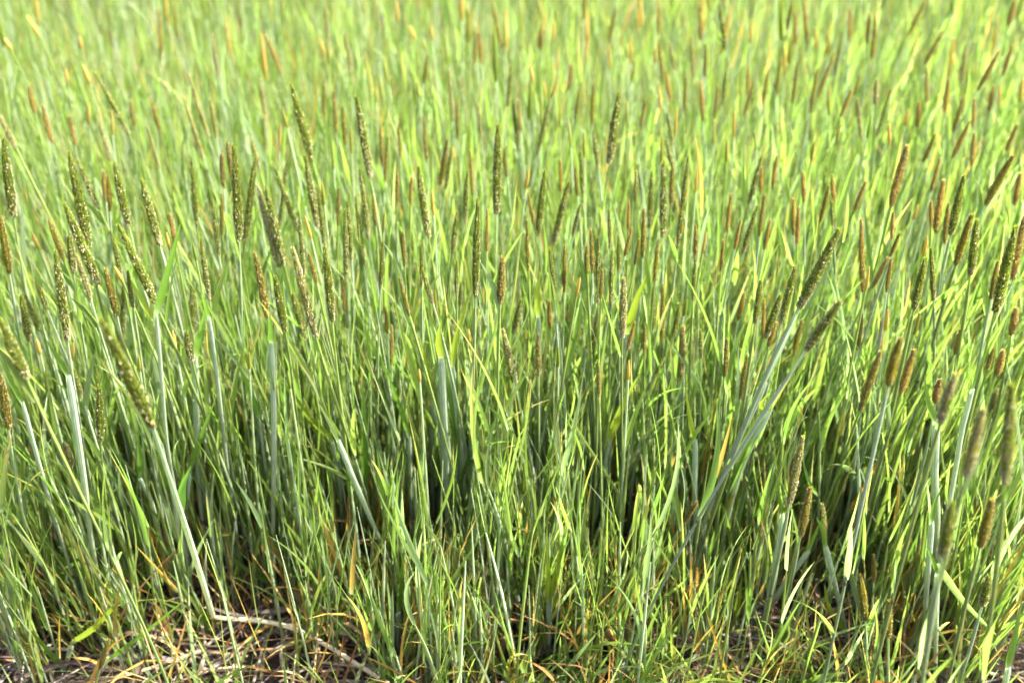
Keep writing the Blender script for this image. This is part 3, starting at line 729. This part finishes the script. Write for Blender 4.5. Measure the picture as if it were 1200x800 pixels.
def scatter(n, x0, x1, y0, y1, frustum=True, power=1.0):
    xs, ys = [], []
    tot = 0
    while tot < n:
        x = rng.uniform(x0, x1, 6000); y = rng.uniform(y0, y1, 6000)
        ok = rng.random(6000) < density(x, y) ** power
        if frustum == 'flank': ok &= (x > 0.49 * y + 0.10) & (x < 0.49 * y + 1.1)
        elif frustum: ok &= np.abs(x) < 0.50 * y + 0.12
        xs.append(x[ok]); ys.append(y[ok]); tot += ok.sum()
    return np.concatenate(xs)[:n], np.concatenate(ys)[:n]

def random_shoot(x, y):
    h = rng.uniform(0.09, 0.24)
    az = rng.random() * 6.283; ln = abs(rng.normal(0, 0.13)) + 0.16 * (x / max(y, .4)) * 0
    d0 = unit(np.array([math.cos(az) * ln * .4, math.sin(az) * ln * .4, 1.0])); d1 = unit(np.array([math.cos(az) * ln * 1.3, math.sin(az) * ln * 1.3, 1.0]))
    org = np.array([x, y, 0.0])
    P = sweep_curve(c1(org), c1(d0), c1(d1), np.array([h]), 12)
    if hides_head(P)[0] > 1: return None
    curves = []
    for f in (1.0, rng.uniform(.55, .8), rng.uniform(.25, .5), rng.uniform(0.05, .2))[:rng.integers(2, 5)]:
        b = cut(P, max(f - .02, 0), f, 2)[0, 1]
        for _ in range(9):
            cv = blade_curve(b, d1, rng.random() * 6.283, rng.uniform(.04, .30), rng.uniform(.1, .7) * (1.7 if rng.random() < .15 else 1), rng.uniform(.06, .14), 12)
            if hides_head(cv)[0] < 2 and cv[0, :, 2].min() > -.004: curves.append(cv); break
        if f == 1.0 and not curves: return None
    o = thing("grass_shoot", org, "grass shoot", "leafy grass shoots")
    hw = rng.uniform(0.0009, 0.0017)
    c = stemcols(1)[0]
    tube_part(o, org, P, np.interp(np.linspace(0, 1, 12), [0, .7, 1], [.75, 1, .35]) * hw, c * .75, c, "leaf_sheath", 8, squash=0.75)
    for cv in curves:
        col = leafcols(1)[0]
        leaf_part(o, org, cv, rng.uniform(.0012, .0027), rng.random() * 6.28, col, (0.30, 0.22, 0.09) if rng.random() < .3 else None, twist=rng.uniform(-1, 1))
    top = P[0, -1]
    tone = "bluish" if c[2] > 0.2 else "green"
    lean = project(P[0, -1])[0] - project(P[0, 0])[0]
    pending(o, f"{tone} grass shoot {'leaning left' if lean < -8 else ('leaning right' if lean > 8 else 'upright')}", top)
    return o
xs, ys = scatter(700, -0.5, 0.5, 0.53, 0.80)
made = 0
for x, y in zip(xs, ys):
    px, py, _ = project(np.array([x, y, 0.08]))
    if not (5 < px < 1195 and py < 800): continue
    if random_shoot(x, y) is not None: made += 1
    if made >= 215: break

# ------------------------------------------------------------------ the mass of the field: leaves and stems nobody could count
def field(n, x0, x1, y0, y1, frustum, low, name_l, name_s, hmul=1.0, wide=1.0, reps=4, flat=False):
    x, y = scatter(n, x0, x1, y0, y1, frustum)
    n = len(x)
    h = rng.uniform(0.11, 0.275, n) * hmul * np.where(y < 0.68, 0.72, 1.0)
    az = rng.random(n) * 6.283; ln = np.abs(rng.normal(0, 0.11, n))
    hd = np.stack([np.cos(az), np.sin(az), 0 * az], -1)
    d0 = unit(hd * (ln * .5)[:, None] + [0, 0, 1]); d1 = unit(hd * (ln * 1.4)[:, None] + [0.0, 0, 1])
    base = np.stack([x, y, 0 * x - .003], -1)
    S = 5 if low else 7
    P = sweep_curve(base, d0, d1, h, S)
    keep = (hides_head(P) == 0) | (rng.random(n) < 0.03)
    gs = Geo()
    Pk = P[keep]; nk = len(Pk)
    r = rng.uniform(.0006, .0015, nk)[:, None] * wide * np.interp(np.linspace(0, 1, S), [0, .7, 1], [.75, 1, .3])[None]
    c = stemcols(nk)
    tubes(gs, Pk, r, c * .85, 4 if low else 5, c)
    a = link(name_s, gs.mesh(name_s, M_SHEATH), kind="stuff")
    if frustum == 'flank': link(name_s, a.data, kind="stuff").scale.x = -1
    gl = Geo()
    for rep in range(3 if low else reps):
        f = rng.uniform((.72, .4, .12, .0)[rep], (1.0, .8, .5, .2)[rep], n)
        k = np.clip((f * (S - 1)).astype(int), 0, S - 2); fr = f * (S - 1) - k
        ii = np.arange(n)
        b = P[ii, k] * (1 - fr)[:, None] + P[ii, k + 1] * fr[:, None]
        a2 = rng.random(n) * 6.283
        h2 = np.stack([np.cos(a2), np.sin(a2), 0 * a2], -1)
        a0 = rng.uniform(.03, .28, n); a1 = rng.uniform(.04, .48, n) * np.where(rng.random(n) < .10, 2.6, 1.0)
        D0 = unit(d1 * np.cos(a0)[:, None] + h2 * np.sin(a0)[:, None]); D1 = unit(np.array([0, 0, 1.0]) * np.cos(a1)[:, None] + h2 * np.sin(a1)[:, None])
        L = rng.uniform(.05, .115, n) * (hmul * .5 + .5)
        C = sweep_curve(b, D0, D1, L, 6 if low else 8)
        ok = (C[:, -1, 2] < 0.35) & (C[:, :, 2].min(axis=1) > -0.01) & ((hides_head(C) == 0) | (rng.random(n) < 0.02))
        C = C[ok]; m = len(C)
        lc = leafcols(m)
        old = rng.random(m) < (.02, .04, .3, .5)[rep]
        lc[old] = np.array([0.30, 0.19, 0.055]) * rng.uniform(.6, 1.2, (old.sum(), 1))
        tip = np.where(rng.random(m)[:, None] < .22, np.array([0.30, 0.22, 0.09]), lc)
        ribbons(gl, C, (.0008 + .0016 * rng.random(m) ** 1.5) * wide, rng.random(m) * 6.283, lc, tip, .28, rng.uniform(-1.2, 1.2, m), flat=flat)
    a = link(name_l, gl.mesh(name_l, M_LEAF), kind="stuff")
    if frustum == 'flank': link(name_l, a.data, kind="stuff").scale.x = -1
field(3400, -0.8, 0.8, 0.53, 1.3, True, False, "grass_leaves", "grass_stems", reps=3)
field(1500, -0.6, 0.6, 0.56, 0.86, True, False, "low_grass_leaves", "low_grass_stems", 0.85, 0.9)
field(4000, -0.9, 0.9, 0.58, 1.6, True, False, "flag_leaves", "bare_stems", 1.08, 0.95, 1)
field(7200, -1.75, 1.75, 1.25, 3.1, True, True, "far_grass_leaves", "far_grass_stems", 0.86, 0.95, flat=True)
# the field goes on beyond the frame: both sides, then farther off
field(5000, 0.3, 2.7, 0.53, 3.2, 'flank', True, "side_grass_leaves", "side_grass_stems", 1.0, 1.15, flat=True)
field(1500, -3.0, 3.0, 2.6, 5.2, False, True, "outer_grass_leaves", "outer_grass_stems", 1.05, 1.3, flat=True)

# short young blades and dry yellow-orange old ones near the soil
def low_growth():
    g = Geo(); x, y = scatter(5000, -1.6, 1.6, 0.50, 2.6, True, 0.6); n = len(x)
    az = rng.random(n) * 6.283; hd = np.stack([np.cos(az), np.sin(az), 0 * az], -1)
    a0 = rng.uniform(.05, .6, n); a1 = rng.uniform(.2, 1.5, n); up = np.array([0, 0, 1.0])
    D0 = unit(up * np.cos(a0)[:, None] + hd * np.sin(a0)[:, None]); D1 = unit(up * np.cos(a1)[:, None] + hd * np.sin(a1)[:, None])
    C = sweep_curve(np.stack([x, y, 0 * x - .002], -1), D0, D1, rng.uniform(.03, .11, n), 6)
    C = C[hides_head(C) < 2]; m = len(C)
    ribbons(g, C, rng.uniform(.0006, .0016, m), rng.random(m) * 6.28, leafcols(m), None, .25, rng.uniform(-1, 1, m))
    # tufts of fresh blades along the front edge
    kx = rng.uniform(-.34, .36, 130); ky = rng.uniform(.52, .68, 130)
    px, py, _ = project(np.stack([kx, ky, 0 * kx], -1))
    gap = np.exp(-(((px - 300) / 120) ** 2 + ((py - 770) / 62) ** 2)) + np.exp(-(((px - 950) / 90) ** 2 + ((py - 735) / 90) ** 2)) + np.exp(-(((px - 150) / 70) ** 2 + ((py - 800) / 40) ** 2))
    ok = rng.random(130) > gap * 1.1
    n = 11; kx = np.repeat(kx[ok], n) + rng.normal(0, .006, ok.sum() * n); ky = np.repeat(ky[ok], n) + rng.normal(0, .006, ok.sum() * n); n = len(kx)
    az = rng.random(n) * 6.283; hd = np.stack([np.cos(az), np.sin(az), 0 * az], -1)
    a0 = rng.uniform(.03, .5, n); a1 = rng.uniform(.15, 1.3, n)
    D0 = unit(up * np.cos(a0)[:, None] + hd * np.sin(a0)[:, None]); D1 = unit(up * np.cos(a1)[:, None] + hd * np.sin(a1)[:, None])
    C = sweep_curve(np.stack([kx, ky, 0 * kx - .002], -1), D0, D1, rng.uniform(.05, .13, n), 9)
    C = C[hides_head(C) < 1]; m = len(C)
    lc = leafcols(m)
    ribbons(g, C, rng.uniform(.0008, .0024, m), rng.random(m) * 6.28, lc, np.where(rng.random(m)[:, None] < .2, np.array([.3, .22, .09]), lc), .28, rng.uniform(-1, 1, m))
    link("young_grass", g.mesh("young_grass", M_LEAF), kind="stuff")
    g = Geo(); x, y = scatter(9500, -1.5, 1.5, 0.50, 2.0, True, 0.4); n = len(x)
    az = rng.random(n) * 6.283; hd = np.stack([np.cos(az), np.sin(az), 0 * az], -1)
    a0 = rng.uniform(.05, .9, n); a1 = rng.uniform(.2, 2.1, n)
    D0 = unit(up * np.cos(a0)[:, None] + hd * np.sin(a0)[:, None]); D1 = unit(up * np.cos(a1)[:, None] + hd * np.sin(a1)[:, None])
    C = sweep_curve(np.stack([x, y, 0 * x], -1), D0, D1, rng.uniform(.04, .15, n), 6)
    C[..., 2] = np.maximum(C[..., 2], rng.uniform(.001, .008, n)[:, None])
    C = C[hides_head(C) < 2]; m = len(C)
    pal = np.array([[.42, .28, .08], [.34, .19, .07], [.42, .35, .16], [.24, .13, .06]])
    ribbons(g, C, rng.uniform(.0005, .0018, m), rng.random(m) * 6.28, pal[rng.integers(0, 4, m)] * rng.uniform(.6, 1.1, (m, 1)), None, .3, rng.uniform(-2, 2, m))
    link("dry_grass", g.mesh("dry_grass", M_DRY), kind="stuff")
low_growth()

# seed heads past the counted ones: small and far, or beyond the frame
def far_heads():
    g, gs = Geo(), Geo()
    spec = []
    for hd in heads[N_OBJ:]: spec.append((hd["T"], hd["B"], hd["rad"], hd["k"]))
    for i in range(1500):
        y = rng.uniform(0.6, 4.6); x = rng.uniform(-1, 1) * (0.5 * y + 1.1)
        px, py, _ = project(np.array([x, y, .35]))
        inside = -10 < px < 1210 and py > 20
        if inside and (y < 1.15 or rng.random() < 0.72): continue
        lean = rng.normal(0, .10); B = np.array([x, y, rng.uniform(.24, .33)]); L = rng.uniform(.04, .065)
        T = B + unit(np.array([lean, rng.normal(0, .06), 1.0])) * L
        if not inside and -60 < px < 1260 and 0 < py < 860: continue
        spec.append((T, B, rng.uniform(.0022, .0036), random.choice("obbpg")))
    S, k = 13, 8
    t = np.linspace(0, 1, S)
    for T, B, rad, kk in spec:
        P = (B[None] * (1 - t[:, None]) + T[None] * t[:, None])[None]
        r = (girth(t) * rad * np.where(np.arange(S) % 2, 1.08, .92))[None]
        a, b = map(np.array, SPIKE_COL[kk])
        tubes(g, P, r, c1(a * 1.1), k, c1((a + b) / 2))
        d = unit(T - B); gr = np.array([B[0] - np.clip(d[0], -.5, .5) * B[2] * .5, B[1], 0.0])
        tubes(gs, spline([gr, (gr + B) / 2 + np.array([(gr[0] - B[0]) * .12, 0, 0]), B], 7), np.linspace(.0014, .0009, 7)[None], stemcols(1), 5)
    link("far_foxtail_heads", g.mesh("far_foxtail_heads", M_SPIKE), kind="stuff")
    link("far_foxtail_stems", gs.mesh("far_foxtail_stems", M_SHEATH), kind="stuff")
far_heads()

# ------------------------------------------------------------------ straw litter, stubble and small weeds on the soil
STRAWC = np.array([[.30, .26, .22], [.22, .18, .15], [.38, .33, .27], [.16, .12, .10], [.30, .22, .14], [.26, .23, .22]])
def litter():
    g = Geo(); n = 6400
    y = 0.30 + 1.5 * rng.random(n) ** 1.6; x = rng.uniform(-1, 1, n) * (0.50 * y + .45)
    az = rng.random(n) * 6.283; L = rng.uniform(.02, .15, n) * rng.uniform(.4, 1, n)
    d = np.stack([np.cos(az), np.sin(az), rng.normal(0, .10, n)], -1)
    d2 = unit(d + rng.normal(0, .22, (n, 3)) * [1, 1, .3])
    C = sweep_curve(np.stack([x, y, rng.uniform(.001, .016, n)], -1), unit(d), d2, L, 5)
    C[..., 2] = np.maximum(C[..., 2], rng.uniform(.0005, .004, n)[:, None])
    fl = rng.random(n) < .5
    c = STRAWC[rng.integers(0, 6, n)] * rng.uniform(.3, .85, (n, 1))
    flat = lambda t: np.full_like(t, 1.0)
    ribbons(g, C[fl], rng.uniform(.0007, .0024, fl.sum()), rng.uniform(-.6, .6, fl.sum()) + 1.57, c[fl], None, .3, rng.uniform(-1.5, 1.5, fl.sum()), flat)
    tubes(g, C[~fl], np.repeat(rng.uniform(.0005, .0015, (~fl).sum())[:, None], 5, 1), c[~fl], 5)
    link("straw_litter", g.mesh("straw_litter", M_STRAW), kind="stuff")
litter()
def straw_stalk(px, py, ang, L, r):
    p = at_height(px, py, 0.012)
    d = np.array([math.cos(ang), math.sin(ang), rng.normal(0, .08)])
    pts = [p - d * L / 2, p + rng.normal(0, .002, 3), p + d * L / 2 + np.array([rng.normal(0, .006), rng.normal(0, .006), 0])]
    for q in pts: q[2] = max(q[2], 0.006)
    org = p.copy(); org[2] = 0
    o = thing("straw_stalk", org, "straw", "loose straw stalks on the soil")
    c = STRAWC[rng.integers(0, 6)] * rng.uniform(.7, 1.15)
    P = spline(pts, 10)
    tube_part(o, org, P, np.full(10, r), c, c * .9, "stalk", 7, M_STRAW, .7)
    f = rng.uniform(.3, .7)
    tube_part(o, org, cut(P, f - .02, f + .02, 4), np.array([1.0, 1.3, 1.3, 1.0]) * r, c * .5, c * .5, "stalk_node", 7, M_STRAW, .75)
    g = Geo(); ribbons(g, cut(P, .1, .55, 7) + np.array([0, 0, r * .9]), np.array([r * 1.5]), np.array([1.57]), c1(c * 1.1), None, .35, np.array([.8]))
    link("dry_sheath", g.mesh("dry_sheath", M_STRAW, org), o)
    tone = "pale" if c.mean() > .3 else ("grey-brown" if c.mean() > .2 else "dark brown")
    sx = abs(math.cos(ang))
    pending(o, f"{tone} straw stalk lying {'crosswise' if sx > .8 else ('slantwise' if sx > .4 else 'lengthwise')}", p)
for (px, py) in [(240, 760), (262, 742), (278, 778), (296, 752), (310, 786), (228, 785), (330, 765), (205, 770), (250, 792), (345, 785), (380, 790), (190, 745), (300, 725), (160, 790), (40, 740), (15, 760), (60, 775),
                 (930, 730), (952, 700), (968, 742), (985, 715), (915, 765), (945, 770), (1000, 690), (975, 775), (890, 720), (1020, 755), (925, 690), (960, 665),
                 (560, 780), (600, 790), (700, 785), (735, 772), (760, 790), (800, 780), (840, 765), (480, 775), (440, 790), (520, 792), (1130, 760), (1165, 775), (1100, 785)]:
    straw_stalk(px, py, rng.random() * 3.14, rng.uniform(.05, .12), rng.uniform(.0009, .0018))

def stubble(px, py, n, label):
    c0 = at_height(px, py, 0.0)
    o = thing("stubble_tuft", c0, "stubble", "tufts of old brown stubble")
    for i in range(n):
        b = np.array([rng.normal(0, .008), rng.normal(0, .008), -.004])
        d = unit(np.array([rng.normal(0, .22), rng.normal(0, .2), 1]))
        P = sweep_curve(c1(b), c1(d), c1(unit(d + rng.normal(0, .15, 3))), np.array([rng.uniform(.035, .075)]), 7)
        c = np.array([.24, .15, .095]) * rng.uniform(.55, 1.25)
        g = Geo(); tubes(g, P, (np.array([.9, 1, 1, 1, .95, .9, .8]) * rng.uniform(.0018, .0034))[None], c1(c * .7), 7, c1(c * 1.2), .6)
        link("stubble_stalk", g.mesh("stubble_stalk", M_STRAW), o)
    for i in range(3):
        P = blade_curve(np.array([rng.normal(0, .006), rng.normal(0, .006), .01]), np.array([0, 0, 1.0]), rng.random() * 6.28, .4, 1.9, rng.uniform(.05, .09), 9)
        g = Geo(); ribbons(g, P, np.array([.0026]), np.array([rng.random() * 6]), c1(np.array([.32, .22, .13]) * rng.uniform(.7, 1.2)), None, .4, np.array([1.5]))
        link("dead_leaf", g.mesh("dead_leaf", M_DRY), o)
    o["label"] = label
stubble(42, 724, 8, "brown stubble tuft low at the left edge under green blades")
stubble(8, 770, 7, "brown stubble tuft in the lower left corner")
stubble(383, 742, 6, "brown stubble tuft beside the lying pale stem")
stubble(776, 672, 6, "brown stubble tuft among stems right of the bright leaf pair")
stubble(729, 765, 7, "brown stubble tuft at the bottom, right of centre")
stubble(1127, 700, 8, "brown stubble tuft at lower right behind blue-green sheaths")
stubble(1057, 660, 6, "brown stubble tuft right of the open straw")
stubble(115, 520, 6, "brown stubble tuft in the dark gap at left, half hidden")
stubble(20, 190, 7, "brown stubble tuft in the bare gap near the upper left edge")
stubble(560, 770, 5, "brown stubble tuft at the bottom centre beneath green blades")

def weed(px, py, label, n=5):
    c0 = at_height(px, py, 0.0)
    o = thing("broadleaf_weed", c0, "weed", "small round-leaved weeds")
    for i in range(n):
        az = i / n * 6.283 + rng.uniform(-.4, .4)
        top = np.array([math.cos(az) * .012, math.sin(az) * .012, rng.uniform(.025, .045)])
        g = Geo(); tubes(g, spline([np.zeros(3), top * .5 + [0, 0, .006], top], 6), np.full((1, 6), .0005), c1((.12, .17, .05)), 5)
        st = link("leaf_stalk", g.mesh("leaf_stalk", M_SHEATH), o)
        g = Geo(); e = np.array([math.cos(az), math.sin(az), .35]) * .011
        ribbons(g, spline([top, top + e * .5, top + e], 9), np.array([.0052]), np.array([1.57]), c1((.07, .16, .03)), None, .15, np.array([.0]), lambda t: np.sqrt(np.clip(1 - (2 * t - 1) ** 2, 0, 1)) + .03)
        link("round_leaf", g.mesh("round_leaf", M_LEAF), o)
    o["label"] = label
weed(58, 728, "small round-leaved weed beside the brown stubble at lower left")
weed(1052, 585, "small round-leaved weed between stems at lower right")
weed(905, 560, "small round-leaved weed under the leaning bluish sheaths", 4)

# ------------------------------------------------------------------ labels: look first, then place
ROWS = [(60, "along the top edge"), (130, "below the top edge"), (200, "upper quarter"), (270, "upper middle"), (340, "above mid-height"), (430, "at mid-height"), (520, "below mid-height"), (620, "in the lower third"), (9999, "near the bottom edge")]
COLS = [(75, "at far left"), (200, "at left"), (330, "left third"), (460, "left of centre"), (560, "near centre-left"), (640, "at centre"), (740, "near centre-right"), (850, "right of centre"), (960, "right third"), (1080, "at right"), (9999, "at far right")]
ORD = ["leftmost", "second from left", "third from left", "fourth from left", "fifth from left", "sixth from left", "seventh from left", "eighth from left", "ninth from left", "tenth from left", "eleventh from left", "twelfth from left", "thirteenth from left", "fourteenth from left"]
cells = {}
for o, text, pt, own in PLACED:
    if own: o["label"] = own; continue
    x, y, _ = project(pt)
    key = f"{text}, {next(n for v, n in ROWS if y < v)} {next(n for v, n in COLS if x < v)}"
    cells.setdefault(key, []).append((float(x), o))
for key, lst in cells.items():
    lst.sort(key=lambda a: a[0])
    for i, (_, o) in enumerate(lst):
        o["label"] = key if len(lst) == 1 else f"{key}, {ORD[min(i, 13)]}"
#print("over", [o["label"] for o in bpy.data.objects if "label" in o.keys() and len(o["label"].split())>15])
print("heads", len(heads), "things", len(PLACED), "tris", sum(len(m.polygons) * 2 for m in bpy.data.meshes))
